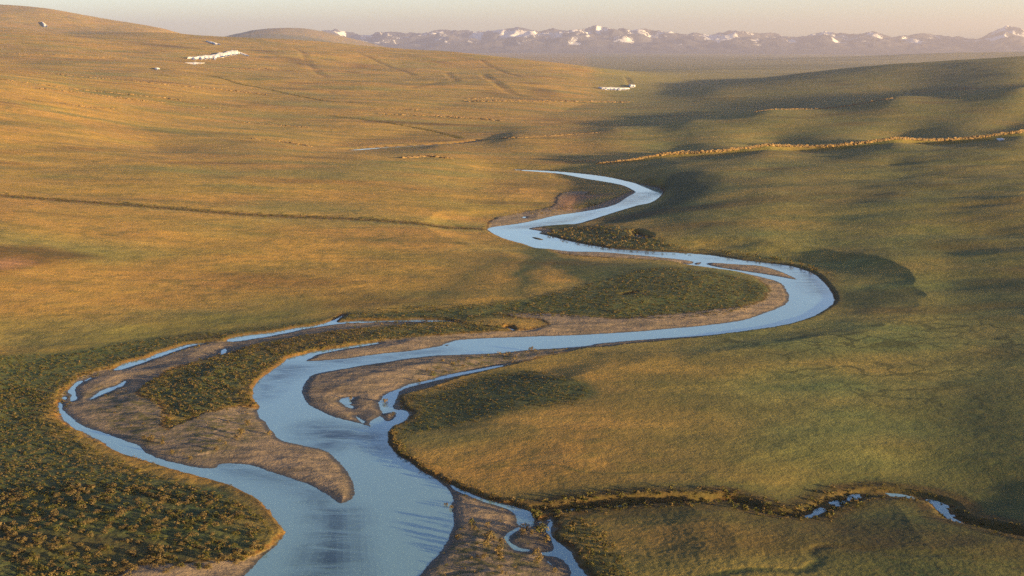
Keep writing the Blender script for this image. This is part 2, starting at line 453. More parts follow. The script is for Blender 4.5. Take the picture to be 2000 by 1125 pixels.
class NT:
    """small node-tree helper"""
    def __init__(s, name):
        s.m = bpy.data.materials.new(name); s.m.use_nodes = True
        s.t = s.m.node_tree; s.b = s.t.nodes['Principled BSDF']; s.out = s.t.nodes['Material Output']
    def n(s, kind, **kw):
        nd = s.t.nodes.new('ShaderNode' + kind)
        for k, v in kw.items(): setattr(nd, k, v)
        return nd
    def l(s, a, b): s.t.links.new(a, b)
    def put(s, sock, v):
        if hasattr(v, 'is_linked') or isinstance(v, bpy.types.NodeSocket): s.l(v, sock)
        elif isinstance(v, tuple) and len(v) == 3: sock.default_value = (*v, 1)
        else: sock.default_value = v
    def attr(s, name): return s.n('Attribute', attribute_name=name).outputs['Fac']
    def pos(s, sx=1, sy=1, sz=1):
        g = s.n('NewGeometry'); m = s.n('VectorMath', operation='MULTIPLY')
        s.l(g.outputs['Position'], m.inputs[0]); m.inputs[1].default_value = (sx, sy, sz)
        return m.outputs[0]
    def noise(s, vec, scale, detail=4, rough=.55, dist=0):
        nd = s.n('TexNoise'); s.l(vec, nd.inputs['Vector'])
        nd.inputs['Scale'].default_value = scale; nd.inputs['Detail'].default_value = detail
        nd.inputs['Roughness'].default_value = rough; nd.inputs['Distortion'].default_value = dist
        return nd.outputs['Fac']
    def ramp(s, f, a, b, lo=0., hi=1.):
        nd = s.n('MapRange', interpolation_type='SMOOTHSTEP'); s.put(nd.inputs[0], f)
        nd.inputs[1].default_value = a; nd.inputs[2].default_value = b
        nd.inputs[3].default_value = lo; nd.inputs[4].default_value = hi
        return nd.outputs[0]
    def mix(s, f, a, b, mode='MIX'):
        nd = s.n('Mix', data_type='RGBA', blend_type=mode)
        s.put(nd.inputs[0], f); s.put(nd.inputs[6], a); s.put(nd.inputs[7], b)
        return nd.outputs[2]
    def math(s, op, a, b=0.0, c=0.0):
        nd = s.n('Math', operation=op); s.put(nd.inputs[0], a); s.put(nd.inputs[1], b); s.put(nd.inputs[2], c)
        return nd.outputs[0]
    def bump(s, hgt, strength=.5, dist=.2, normal=None):
        nd = s.n('Bump'); s.l(hgt, nd.inputs['Height']); nd.inputs['Strength'].default_value = strength; nd.inputs['Distance'].default_value = dist
        if normal: s.l(normal, nd.inputs['Normal'])
        return nd.outputs[0]

# ---------------------------------------------------------------- materials
def mat_ground():
    t = NT('tundra_ground'); p = t.pos(1, 1, 0.3)
    pa = t.pos(0.45, 1.0, 0.3)
    big = t.noise(p, 0.006, 4, .6); mid = t.noise(pa, 0.03, 5, .6, .4); sml = t.noise(p, 0.16, 4, .65); fin = t.noise(p, 0.9, 4, .7)
    tan = t.mix(t.ramp(mid, .38, .64), (.315, .182, .036), (.195, .140, .030))
    tan = t.mix(t.ramp(big, .40, .62), tan, (.270, .150, .038))
    tan = t.mix(t.math('MULTIPLY', t.ramp(sml, .45, .70), .6), tan, (.095, .082, .020))
    tan = t.mix(t.math('MULTIPLY', t.ramp(fin, .50, .75), .55), tan, (.060, .050, .016))
    stk = t.noise(t.pos(.22, 1.0, .3), .055, 5, .65, .5)
    tan = t.mix(t.math('MULTIPLY', t.ramp(stk, .50, .68), .55), tan, (.115, .085, .022))
    tan = t.mix(t.math('MULTIPLY', t.ramp(stk, .44, .30), .45), tan, (.330, .215, .055))
    olv = t.mix(t.ramp(sml, .36, .64), (.112, .134, .042), (.068, .092, .031))
    olv = t.mix(t.math('MULTIPLY', t.ramp(fin, .50, .75), .55), olv, (.070, .070, .020))
    olv = t.mix(t.math('MULTIPLY', t.ramp(stk, .48, .30), .45), olv, (.160, .156, .048))
    tan = t.mix(t.attr('olive'), tan, olv)
    # faint drainage lines and animal trails
    dr = t.noise(t.pos(.45, 1.0, .3), .016, 3, .5, .8)
    dl = t.ramp(t.math('ABSOLUTE', t.math('SUBTRACT', dr, .5)), .012, .0)
    tan = t.mix(t.math('MULTIPLY', dl, t.ramp(big, .42, .6, .05, .55)), tan, (.050, .060, .018))
    green = t.mix(t.ramp(sml, .38, .62), (.024, .042, .018), (.056, .064, .021))
    green = t.mix(t.math('MULTIPLY', t.ramp(fin, .48, .72), .7), green, (.085, .065, .022))
    col = t.mix(t.attr('green'), tan, green)
    rust = t.mix(t.ramp(sml, .35, .65), (.066, .030, .010), (.036, .023, .009))
    col = t.mix(t.attr('rust'), col, rust)
    # frost-wedge polygons: wet sedge lines
    vo = t.n('TexVoronoi', feature='DISTANCE_TO_EDGE'); vo.inputs['Scale'].default_value = 0.085
    dn = t.n('TexNoise'); dn.inputs['Scale'].default_value = .05; dn.inputs['Detail'].default_value = 4; t.l(p, dn.inputs['Vector'])
    dv = t.n('VectorMath', operation='MULTIPLY_ADD'); t.l(dn.outputs['Color'], dv.inputs[0]); dv.inputs[1].default_value = (26, 26, 0); t.l(p, dv.inputs[2])
    t.l(dv.outputs[0], vo.inputs['Vector'])
    line = t.math('MULTIPLY', t.ramp(vo.outputs['Distance'], .07, .015), t.attr('polygons'))
    line = t.math('MULTIPLY', t.math('MULTIPLY', line, .7), t.ramp(mid, .36, .56))
    col = t.mix(line, col, (.022, .030, .010))
    # gravel and sand of the bars
    ps = t.pos(.35, 1.0, 1.0)
    s1 = t.noise(ps, .22, 5, .62, .8); s2 = t.noise(p, 1.6, 4, .7); s3 = t.noise(p, 7, 2, .6)
    sand = t.mix(t.ramp(s1, .40, .62), (.190, .142, .096), (.108, .088, .064))
    sand = t.mix(t.math('MULTIPLY', t.ramp(s2, .46, .70), .55), sand, (.085, .066, .050))
    sand = t.mix(t.math('MULTIPLY', t.ramp(s3, .5, .7), .45), sand, (.25, .20, .15))
    fl = t.noise(t.pos(.16, .8, 1), .30, 5, .6, 1.6)
    sand = t.mix(t.math('MULTIPLY', t.ramp(fl, .54, .66), .6), sand, (.060, .050, .042))
    sg = t.math('MULTIPLY', t.attr('sedge'), t.ramp(t.noise(p, .45, 4, .65), .42, .60))
    sand = t.mix(t.math('MULTIPLY', sg, .85), sand, t.mix(t.ramp(s2, .4, .6), (.075, .068, .022), (.040, .048, .018)))
    sand = t.mix(t.attr('wet'), sand, (.040, .038, .036))
    col = t.mix(t.attr('sand'), col, sand)
    col = t.mix(t.attr('bare'), col, t.mix(t.ramp(s1, .35, .65), (.23, .125, .065), (.15, .085, .045)))
    t.l(col, t.b.inputs['Base Color'])
    t.put(t.b.inputs['Roughness'], t.mix(t.attr('wet'), (.95, .95, .95), (.55, .55, .55)))
    t.b.inputs['Specular IOR Level'].default_value = .15
    bh = t.math('ADD', t.math('MULTIPLY', fin, .5), t.math('MULTIPLY', s3, .12))
    bh = t.math('ADD', bh, t.math('MULTIPLY', sml, 1.2))
    t.l(t.bump(bh, .55, .5), t.b.inputs['Normal'])
    return t.m

def mat_water():
    t = NT('river_water'); p = t.pos()
    pr = t.pos(.55, 1.0, 1.0)
    rif = t.attr('riffle')
    n1 = t.noise(t.pos(.5, 1.0, 1.0), .42, 3, .55, 1.6); n2 = t.noise(p, .10, 3, .6, .6); n3 = t.noise(pr, 4.0, 2, .6)
    rf = t.math('MULTIPLY', rif, t.ramp(t.noise(t.pos(.35, 1.0, 1.0), .22, 4, .6, .6), .36, .60, .45, 1.))
    t.l(t.mix(rf, (.110, .200, .212), (.004, .012, .020)), t.b.inputs['Base Color'])  # riffles darkened in colour for the sky that ripples reflect less
    t.put(t.b.inputs['Roughness'], t.math('ADD', .05, t.math('MULTIPLY', rf, .08)))
    t.put(t.b.inputs['Specular IOR Level'], t.math('SUBTRACT', .5, t.math('MULTIPLY', rf, .38)))
    t.b.inputs['IOR'].default_value = 1.6
    hgt = t.math('ADD', n1, t.math('MULTIPLY', n3, .08))
    hgt = t.math('MULTIPLY', hgt, t.math('ADD', .05, t.math('MULTIPLY', rf, 1.8)))
    t.l(t.bump(hgt, .35, .12), t.b.inputs['Normal'])
    return t.m

def mat_mountain():
    t = NT('mountain_rock'); p = t.pos()
    n = t.noise(p, .0016, 6, .62, .6); n2 = t.noise(t.pos(1, .5, 1), .013, 6, .7, 1.5)
    rock = t.mix(t.ramp(n, .35, .65), (.060, .055, .060), (.040, .042, .050))
    sn = t.math('ADD', t.attr('snow'), t.math('MULTIPLY', t.math('SUBTRACT', n2, .5), 1.0))
    sn = t.ramp(sn, .50, .62)
    t.l(t.mix(sn, rock, (.62, .61, .63)), t.b.inputs['Base Color'])
    t.b.inputs['Roughness'].default_value = .95
    t.b.inputs['Specular IOR Level'].default_value = .1
    return t.m

def mat_snow():
    t = NT('old_snow'); p = t.pos()
    t.l(t.mix(t.ramp(t.noise(p, .12, 4), .4, .7), (.56, .54, .53), (.44, .40, .37)), t.b.inputs['Base Color'])
    t.b.inputs['Roughness'].default_value = .8
    return t.m

def mat_rock():
    t = NT('lichened_rock'); p = t.pos()
    n = t.noise(p, .35, 5, .65)
    c = t.mix(t.ramp(n, .38, .62), (.125, .076, .025), (.062, .040, .016))
    c = t.mix(t.ramp(t.noise(p, 1.3, 3), .55, .72), c, (.045, .034, .022))
    t.l(c, t.b.inputs['Base Color'])
    t.b.inputs['Roughness'].default_value = .92
    t.l(t.bump(t.noise(p, 1.5, 4), .7, .5), t.b.inputs['Normal'])
    return t.m

def mat_shrub(name, a, b, c):
    t = NT(name)
    f = t.attr('tint'); q = t.n('ObjectInfo').outputs['Random']
    f = t.math('FRACT', t.math('ADD', f, t.math('MULTIPLY', q, .35)))
    col = t.mix(t.ramp(f, 0, .55), a, b)
    col = t.mix(t.ramp(f, .6, 1.), col, c)
    t.l(col, t.b.inputs['Base Color'])
    t.b.inputs['Roughness'].default_value = .9
    t.b.inputs['Specular IOR Level'].default_value = .1
    return t.m

M_GROUND, M_WATER, M_MOUNT, M_SNOW, M_ROCK = mat_ground(), mat_water(), mat_mountain(), mat_snow(), mat_rock()
M_GOLD = mat_shrub('golden_willow', (.060, .047, .022), (.086, .062, .032), (.044, .041, .018))
M_GREEN = mat_shrub('olive_willow', (.022, .030, .010), (.045, .046, .014), (.085, .060, .024))

# ---------------------------------------------------------------- ground
def angles(step, lim=0.44):
    a = np.arange(-lim, lim + step, step)
    o = [a[-1]]; s = step
    while o[-1] < math.pi - 0.02:
        s = min(s * 1.12, 0.08); o.append(o[-1] + s)
    o = np.array(o[1:]); o[-1] = math.pi
    return np.concatenate([-o[::-1], a, o])
def radii(r0, r1, fine=1.0):
    r = [20., 45., 80., 110., 135., 155., 170., 180.]
    while r[-1] < r1:
        q = r[-1]
        st = max(0.62 * q * q / (H * 1422), 0.05) / fine
        if q < r0: st = 3.0
        r.append(q + min(st, q * 0.0052 / fine if q > 600 else 9))
    return np.array(r)
TH = angles(0.00062 / Q); RR = radii(196., 24000., Q)
nt, nr = len(TH), len(RR)
gx = (RR[:, None] * np.sin(TH)).ravel(); gy = (RR[:, None] * np.cos(TH)).ravel()
dth = np.gradient(TH); drr = np.gradient(RR)
cell = np.minimum(np.maximum(RR[:, None] * dth[None], drr[:, None] * np.ones(nt)[None]).ravel(), 60)
gz, cv = terrain(gx, gy, cell, True)
idx = np.arange(nt * nr).reshape(nr, nt)
quads = np.stack([idx[:-1, :-1], idx[:-1, 1:], idx[1:, 1:], idx[1:, :-1]], -1).reshape(-1, 4)[:, ::-1]
me = raw_mesh('ground', np.stack([gx, gy, gz], 1), quads=quads)

def soft(x, y, polys, w):
    s = np.zeros(len(x))
    for p in polys:
        s = np.maximum(s, sm(-w, w, sdist(x, y, p, w + 1)))
    return s
GREENS = [land_poly(p) for p in [
 [(-300,1180),(-300,720),(0,690),(120,680),(250,655),(450,632),(600,617),(680,606),(690,640),(400,680),(150,745),(110,800),(260,900),(450,955),(560,1040),(440,1100),(240,1130),(200,1180)],
 [(1000,648),(900,631),(780,637),(647,650),(490,678),(350,719),(268,764),(310,800),(328,846),(402,812),(506,796),(495,752),(560,700),(740,668),(930,652)],
 [(1040,495),(1160,505),(1330,515),(1480,548),(1500,572),(1450,602),(1280,620),(1050,614),(800,622),(680,614),(760,603),(950,590),(1120,560),(1080,525)],
 [(782,770),(842,757),(912,733),(1000,716),(1080,722),(1140,745),(1170,765),(1140,790),(1000,806),(900,828),(800,842),(790,870),(830,905),(900,935),(1000,965),(1120,980),(1300,975),(1500,985),(1650,960),(1700,972),(1560,1012),(1300,1000),(1110,1010),(1130,1040),(1200,1100),(1230,1180),(1180,1180),(1085,1050),(1050,1010),(900,955),(800,904),(757,850)],
 [(1060,452),(1140,440),(1230,445),(1240,458),(1350,480),(1380,494),(1280,490),(1150,478),(1080,460)],
 [(1260,400),(1300,380),(1290,350),(1340,335),(1420,350),(1330,400),(1250,430),(1150,438)],
 [(1600,530),(1660,560),(1800,560),(1720,600),(1640,590)],
 [(1000,600),(1160,400),(1130,420),(1040,420)],
]]
GSOFT = [land_poly(p) for p in [
 [(1780,800),(2050,760),(2050,1180),(1700,1180),(1500,1010),(1700,960),(1830,900)],
 [(-50,720),(200,665),(600,620),(600,590),(300,640),(0,690)],
 [(780,600),(880,545),(960,500),(1000,505),(920,560),(860,605)],
]]
RUSTS = [land_poly(p) for p in [
 [(-60,490),(60,480),(130,490),(200,505),(120,515),(0,530),(-60,530)],
 [(780,1000),(860,935),(1000,980),(1060,1000),(1200,990),(1500,985),(1580,992),(1640,962),(1700,950),(1790,958),(1870,985),(1850,995),(1780,970),(1680,970),(1600,1000),(1500,1005),(1400,990),(1100,1000)],
 [(1380,480),(1500,500),(1600,520),(1620,545),(1560,522),(1440,508)],
]]
BARE = [land_poly(p) for p in [
 [(1085,405),(1090,384),(1110,377),(1160,378),(1200,374),(1150,386),(1125,396),(1112,406)],
 [(-50,512),(40,505),(60,516),(0,525)],
]]
POLYG = [land_poly(p) for p in [[(1560,640),(1750,620),(2150,640),(2150,800),(1850,800),(1620,780),(1480,720),(1250,700),(1300,670)]]]
q = np.nonzero((gy > 120) & (gy < 1600) & (np.abs(gx) < 500))[0]
qx, qy = gx[q], gy[q]
green = np.zeros(len(gx)); rust = np.zeros(len(gx)); bare = np.zeros(len(gx)); polyg = np.zeros(len(gx))
wob = 4 * pnoise(qx / 9, qy / 9, 71) + 6 * pnoise(qx / 30, qy / 30, 72)
green[q] = np.maximum(soft(qx + wob, qy + wob, GREENS, 5), 0.95 * soft(qx + wob, qy + wob, GSOFT, 16))
rust[q] = 0.75 * soft(qx + wob * .5, qy - wob * .5, RUSTS, 6)
bare[q] = soft(qx + wob * .4, qy + wob * .4, BARE, 5)
polyg[q] = soft(qx, qy, POLYG, 14)
dry = cv['dry']
edge = np.exp(-np.clip(dry - 0.5, 0, 20) / 1.3) * (dry > -2) * (1 - cv['sand']) * (gy < 1300)
rust = np.maximum(rust, 0.85 * edge)
rust = np.maximum(rust, 0.7 * trench(gx, gy, DITCH, 1, 7))
cr = trench(gx, gy, CREEK, 1.0, 9)
green = np.maximum(green, 0.9 * trench(gx, gy, CREEK, 3, 16))
rust = np.maximum(rust, 0.6 * sm(0.2, .7, cr))
green = np.maximum(green, 0.9 * trench(gx, gy, SWALE, .3, 1.6))
sb = cv['sand']
green *= 1 - .75 * sm(-4, -.5, cv['sS'])
rust = np.maximum(rust, 3.6 * sb * (1 - sb) * (gy < 1300))
for g, w, dp in GULLY:
    tt = trench(gx, gy, g, 1, .3 * w)
    rust = np.maximum(rust, .8 * tt * (.5 + .8 * fbm(gx / 60, gy / 60, 2, 93)))
BENCH = [land_line(p) for p in [[(0,113),(160,117),(300,122),(440,128),(540,136)],[(0,142),(200,150),(340,160)],[(170,178),(330,190),(470,206)],[(500,98),(560,108),(600,125)],[(760,103),(830,116),(880,128)],[(690,160),(800,168),(900,165)],[(930,168),(1000,190),(1100,196)],
  [(740,238),(900,245),(1000,250)],[(0,240),(200,250),(380,262)],[(1040,163),(1060,182),(1075,190)],[(0,296),(160,292),(330,300)],[(0,330),(200,332),(420,345)],[(150,70),(280,84),(365,96)],[(560,120),(640,130),(720,126)]]]
for i, bl in enumerate(BENCH):
    wd = 10 + .016 * np.hypot(bl[:, 0], bl[:, 1]).mean()
    k_ = trench(gx, gy, bl, 2, wd) * np.clip(.45 + 1.3 * fbm(gx / (wd * 3), gy / (wd * 3), 2, 160 + i), 0, 1)
    if i % 3 == 2: green = np.maximum(green, .75 * k_)
    else: rust = np.maximum(rust, .75 * k_)
# greener swales and redder patches of the open tundra
sw = fbm(gx / 70, gy / 34, 3, 81)
green = np.maximum(green, 0.45 * sm(.12, .5, sw) * (gx > 0.05 * gy - 60))
green = np.maximum(green, 0.30 * cv['right'])
olive = (.75 + .5 * fbm(gx / 45, gy / 30, 3, 83)) * sm(-20, 60, gx - .05 * gy) * (1 - .2 * sm(420, 700, gy))
olive = np.maximum(olive, .05 + .5 * sm(-.1, .5, fbm(gx / 160, gy / 60, 3, 87)))
green = np.maximum(green, .8 * sm(.05, .4, fbm(gx / 2600, gy / 900, 3, 89)) * sm(4000, 7000, gy))
green = np.maximum(green, 0.25 * sm(.1, .5, sw))
rust = np.maximum(rust, 0.45 * sm(.22, .6, fbm(gx / 120 + 5, gy / 50, 3, 85)))
green = np.maximum(green, .35 * sm(8500, 11000, gy) * sm(20, 60, gz))  # far hill darkened with green so it looks less sunlit, bluer in haze
wet = sm(1.8, 0.1, dry + 0.8 * pnoise(gx / 3, gy / 3, 91)) * cv['sand']
sedge = np.zeros(len(gx))
SEDGE = [level_poly(p) for p in [[(200,755),(300,788),(335,850),(305,872),(220,840),(180,805)],[(345,838),(470,806),(506,838),(470,872),(390,897),(350,870)],[(880,1035),(1000,1055),(1060,1110),(1000,1190),(820,1180),(850,1080)],[(870,705),(1000,690),(1110,682),(1000,712),(880,735),(800,755)],[(640,650),(800,634),(900,632),(780,642),(600,662),(470,685)],[(960,624),(1070,630),(1060,642),(980,640)]]]
sedge[q] = soft(qx + wob * .5, qy + wob * .5, SEDGE, 4)
MUD = [level_poly(p) for p in [[(668,795),(700,800),(735,806),(742,812),(722,828),(700,815)],[(775,766),(800,758),(900,736),(1000,715),(1140,678),(1150,676),(1080,698),(912,735),(842,758),(790,775),(778,800)],
  [(270,770),(290,746),(330,724),(400,700),(440,690),(520,668),(600,652),(700,640),(700,646),(600,658),(490,680),(400,706),(320,733)],
  [(420,902),(500,908),(560,935),(520,935),(440,918)],[(1020,1000),(1030,1040),(1100,1080),(1060,1080),(1000,1030)]]]
wet[q] = np.maximum(wet[q], 0.7 * soft(qx, qy, MUD, 2.0) * cv['sand'][q])
wet = np.maximum(wet, (dry < 0.15) * 1.0 * (gy < 1400))
for nm, a in (('green', green), ('rust', rust), ('sand', np.maximum(sm(.72, .98, cv['sand']) * (gy < 1400), (dry < 0.1) * 1.0)), ('wet', wet), ('bare', bare), ('olive', olive), ('sedge', sedge), ('polygons', polyg)):
    fattr(me, nm, np.clip(a, 0, 1))
link('ground', me, M_GROUND, 'structure')
print('ground', nt, nr, gz.min(), gz.max())

# ---------------------------------------------------------------- water
tw = np.arange(-0.44, 0.44, 0.0016); rw = [150.]
while rw[-1] < 1400: rw.append(rw[-1] + max(.5, 1.3 * rw[-1] ** 2 / (H * 1422)))
rw = np.array(rw)
wx = (rw[:, None] * np.sin(tw)).ravel(); wy = (rw[:, None] * np.cos(tw)).ravel()
ws = union(wx, wy, WP)
ws = np.maximum(ws, 6 - ldist(wx, wy, CREEK, 30))
ii = np.arange(len(wx)).reshape(len(rw), len(tw))
wq = np.stack([ii[:-1, :-1], ii[:-1, 1:], ii[1:, 1:], ii[1:, :-1]], -1).reshape(-1, 4)[:, ::-1]
wq = wq[(ws[wq] > -5).any(1)]
used, inv = np.unique(wq, return_inverse=True)
wx, wy = wx[used], wy[used]
wme = raw_mesh('river', np.stack([wx, wy, np.zeros(len(wx))], 1), quads=inv.reshape(-1, 4))
RIF = [level_poly(p) for p in [
 [(585,832),(640,826),(700,838),(755,846),(762,885),(720,880),(690,862),(640,885),(600,868)],
 [(610,975),(680,990),(690,1040),(685,1190),(560,1190),(600,1080),(620,1020)],
 [(500,750),(520,725),(555,712),(600,712),(640,715),(600,728),(560,745),(530,770),(505,780)],
 [(620,705),(740,693),(860,682),(870,690),(740,705),(640,716)],
 [(1550,522),(1600,540),(1622,570),(1600,578),(1560,560),(1560,545)],
 [(1380,505),(1480,514),(1550,530),(1545,522),(1460,508)],
 [(960,447),(1010,440),(1100,425),(1180,408),(1180,414),(1100,438),(1030,447)],
 [(1110,470),(1180,482),(1300,494),(1290,500),(1180,490)],
 [(1200,385),(1250,375),(1290,378),(1260,395),(1200,405)],
 [(420,905),(520,925),(600,950),(650,975),(600,965),(500,935)]]]
fattr(wme, 'riffle', soft(wx, wy, RIF, 5))
link('river', wme, M_WATER, 'structure')

# ---------------------------------------------------------------- far snow-streaked mountains
sky_px = np.array([(300,90),(600,80),(640,68),(665,66),(690,70),(720,73),(760,70),(830,72),(870,66),(900,67),(930,68),(965,65),(1000,60),(1020,62),(1050,67),(1080,65),(1110,67),(1130,65),(1160,61),(1200,64),(1250,65),(1300,69),(1380,72),(1425,65),(1470,73),(1510,72),(1540,76),(1590,69),(1640,75),(1685,71),(1720,77),(1780,73),(1830,77),(1880,76),(1905,69),(1935,58),(1960,65),(2000,74),(2100,70),(2300,78),(2600,90)], float)
mt = np.arange(-0.34, 0.50, 0.0007); mr = np.linspace(20500, 32000, 150)
mx = (mr[:, None] * np.sin(mt)).ravel(); my = (mr[:, None] * np.cos(mt)).ravel()
mpx = 1000 + F * np.tan(mt) * 0.9857 / 1.0
env = (YH + 6 - np.interp(mpx, sky_px[:, 0], sky_px[:, 1])) / F * 27000 + 60
envm = np.broadcast_to(env, (len(mr), len(mt))).ravel()
rad = np.repeat(mr, len(mt))
front = sm(20800, 26500, rad + 900 * pnoise(mx / 2500, my / 2500, 5)) * (1 - sm(28000, 31500, rad))
rid = 1 - np.abs(fbm(mx / 1900, my / 2600, 5, 101, .6) * 1.5)
det = fbm(mx / 420, my / 420, 3, 111)
mz = -25 + envm * front ** 1.3 * (0.50 + 0.50 * np.clip(rid, 0, 1)) * 1.12 + 52 * det * front
mz = np.where((rad > 31400) | (rad < 20700), -60, mz)
mi = np.arange(len(mx)).reshape(len(mr), len(mt))
mq = np.stack([mi[:-1, :-1], mi[:-1, 1:], mi[1:, 1:], mi[1:, :-1]], -1).reshape(-1, 4)[:, ::-1]
mme = raw_mesh('mountains', np.stack([mx, my, mz], 1), quads=mq)
snow = np.clip((mz - 40) / 330, 0, 1) * .34 + .42 * np.clip(0.42 + 1.6 * fbm(mx / 420, my / 1300, 4, 121), 0, 1) * sm(30, 140, mz) - .30 * det * sm(30, 120, mz)
fattr(mme, 'snow', snow)
link('mountains', mme, M_MOUNT, 'structure')

# ---------------------------------------------------------------- lingering snow
def snow_patch(pts, label, lift=1.2, n=60, rows=7):
    p = np.array(pts, float); xs = np.linspace(p[:, 0].min() + .05, p[:, 0].max() - .05, n)
    top = np.empty(n); bot = np.empty(n)
    for i, xx in enumerate(xs):
        ys = []
        for j in range(len(p)):
            a, b = p[j], p[(j + 1) % len(p)]
            if (a[0] > xx) != (b[0] > xx): ys.append(a[1] + (xx - a[0]) / (b[0] - a[0]) * (b[1] - a[1]))
        top[i], bot[i] = min(ys), max(ys)
    t = np.linspace(0, 1, rows)
    jt = pnoise(xs / 9, xs * 0 + top[0], 9) * .3; jb = pnoise(xs / 8, xs * 0 + 3, 19) * .5 + .08 * pnoise(xs / 2.5, xs * 0, 29)
    py = (top + jt * (bot - top))[None] * (1 - t[:, None]) + (bot + jb * (bot - top))[None] * t[:, None]
    px = np.broadcast_to(xs, py.shape)
    x0, y0 = land_at(px.ravel(), py.ravel(), n=600)
    x, y = land_at(px.ravel(), py.ravel(), terrain, y0.min() * .75, y0.max() * 1.3, 150)
    z = terrain(x, y)
    prof = (np.sin(np.pi * t)[:, None] * np.ones(n)[None]) ** .5
    prof[:, 0] = prof[:, -1] = 0
    z = z + lift * (prof.ravel() * 1.2 + .12) + .15 * lift * pnoise(x / 6, y / 6, 8)
    ctr = np.array([x.mean(), y.mean(), z.min()])
    v = np.stack([x, y, z], 1) - ctr
    k = np.arange(n * rows).reshape(rows, n)
    f = np.stack([k[:-1, :-1], k[:-1, 1:], k[1:, 1:], k[1:, :-1]], -1).reshape(-1, 4)
    # a skirt gives the bank its thickness
    ring = np.concatenate([k[0, :], k[1:, -1], k[-1, ::-1][1:], k[::-1, 0][1:-1]])
    low = v[ring].copy(); low[:, 2] -= lift * 1.0
    v2 = np.concatenate([v, low]); m = len(ring); o = len(v)
    sk = np.array([(ring[i], ring[(i + 1) % m], o + (i + 1) % m, o + i) for i in range(m)])
    return link('snow_patch', raw_mesh('snow_patch', v2, quads=np.concatenate([f, sk])), M_SNOW, None, label, 'snow patch', 'old snow patches on the hills', ctr)
snow_patch([(366,115),(390,111),(413,108),(438,102),(455,99),(463,100),(469,106),(445,110),(420,115),(385,117)], 'largest white snow patch, a long wedge high on the left hillside', 3, 90)
snow_patch([(461,101),(472,103),(487,110),(476,108)], 'thin snow streak trailing from the right end of the big wedge', 1.5, 40)
snow_patch([(402,81),(414,82),(431,88),(420,87)], 'narrow snow streak above the big snow wedge on the left hill', 2, 40)
snow_patch([(81,43),(87,46),(93,53),(86,53)], 'small snow patch in a gully of the farthest left hill', 4, 30)
snow_patch([(1168,172),(1196,171.5),(1222,173),(1230,174.5),(1210,176.5),(1180,175.5)], 'flat white snow bank at the foot of the hill beside the valley', 2, 50)
snow_patch([(1228,169),(1235,166.5),(1241,170),(1234,172)], 'tiny rounded snow patch just above the flat valley snow bank', 3, 24)
snow_patch([(302,135),(307,132.5),(312,135.5),(306,136)], 'tiny lone snow dot below the left hillside bench', 1.5, 20)
snow_patch([(361,123),(380,121.5),(400,123.5),(380,126)], 'faint dull snow patch lying just under the big wedge', .8, 40)
snow_patch([(1946,272.5),(1955,271.5),(1962,274),(1952,275)], 'little snow patch on the rocky scarp at right', .8, 24)

# ---------------------------------------------------------------- rock ledges
def boulder(seed):
    r_ = np.random.default_rng(seed)
    import bmesh
    bm = bmesh.new(); bmesh.ops.create_icosphere(bm, subdivisions=2, radius=1)
    v = np.array([w.co[:] for w in bm.verts]); f = np.array([[w.index for w in g.verts] for g in bm.faces]); bm.free()
    for k in range(9):
        n = r_.normal(size=3); n /= np.linalg.norm(n); c = r_.uniform(.45, .8)
        d = v @ n; v = v - np.outer(np.clip(d - c, 0, None), n)
    return v, f
ROCKS = [boulder(i) for i in range(7)]
def rock_ledge(pts, label, size, gap, spread, tall=1.0, name='rock_ledge', cat='rock ledge', group='rock ledges on the hillsides', keep=1.0, line=None, rows=1):
    if line is None: line = land_line(pts, 6)
    seg = np.hypot(*np.diff(line, axis=0).T); cum = np.concatenate([[0], np.cumsum(seg)])
    vs, fs, off = [], [], 0
    size *= .8; gap *= .55
    tt = np.arange(0, cum[-1], gap)
    tt = np.repeat(tt, rows)
    tt = tt + rng.uniform(-.5, .5, len(tt)) * gap
    dens = pnoise(tt / (gap * 16), tt * 0 + len(label), 33) + rng.uniform(-.15, .15, len(tt))
    tt = tt[dens < (keep - .5) * 1.4]
    x = np.interp(tt, cum, line[:, 0]) + rng.normal(0, 1, len(tt)) * spread * .5; y = np.interp(tt, cum, line[:, 1]) + rng.normal(0, 1, len(tt)) * spread * .5
    z = terrain(x, y)
    c0 = np.array([x.mean(), y.mean(), z.min()])
    for a, b, c in zip(x, y, z):
        v, f = ROCKS[rng.integers(7)]
        s = size * rng.uniform(.55, 1.25) * np.array([rng.uniform(.9, 1.5), rng.uniform(.8, 1.2), tall * rng.uniform(.8, 1.2)])
        an = rng.uniform(-.5, .5); s = s * np.array([rng.uniform(1.0, 2.2), 1, rng.uniform(.6, 1.2)]); w = v * s
        w = np.stack([w[:, 0] * math.cos(an) - w[:, 1] * math.sin(an), w[:, 0] * math.sin(an) + w[:, 1] * math.cos(an), w[:, 2]], 1)
        vs.append(w + np.array([a, b, c + s[2] * .08]) - c0); fs.append(f + off); off += len(v)
    return link(name, raw_mesh(name, np.concatenate(vs), f=np.concatenate(fs), smooth=False), M_ROCK, None, label, cat, group, c0)
rock_ledge(None, 'long golden rock scarp crowning the right-hand ridge', 1.0, .55, .6, 1.2, 'rock_scarp', 'rock scarp', None, 3, SCARP[8:] - np.array([0, 1.2]), rows=2)
rock_ledge([(0,136),(210,154),(315,164),(420,172),(525,182)], 'uppermost long row of golden rocks on the left slope', 1.7, 2.6, 3, .8)
rock_ledge([(0,154),(105,168),(245,184),(350,195)], 'second long row of golden rocks down the left slope', 1.6, 2.4, 3, .8)
rock_ledge([(70,171),(157,180),(220,187),(301,197),(320,198)], 'broken rock row with bright clump just under the second row', 1.6, 2.2, 3, .8)
rock_ledge([(122,202),(168,208),(238,214)], 'short low rock row beneath the long left rows', 1.3, 1.8, 2, .8)
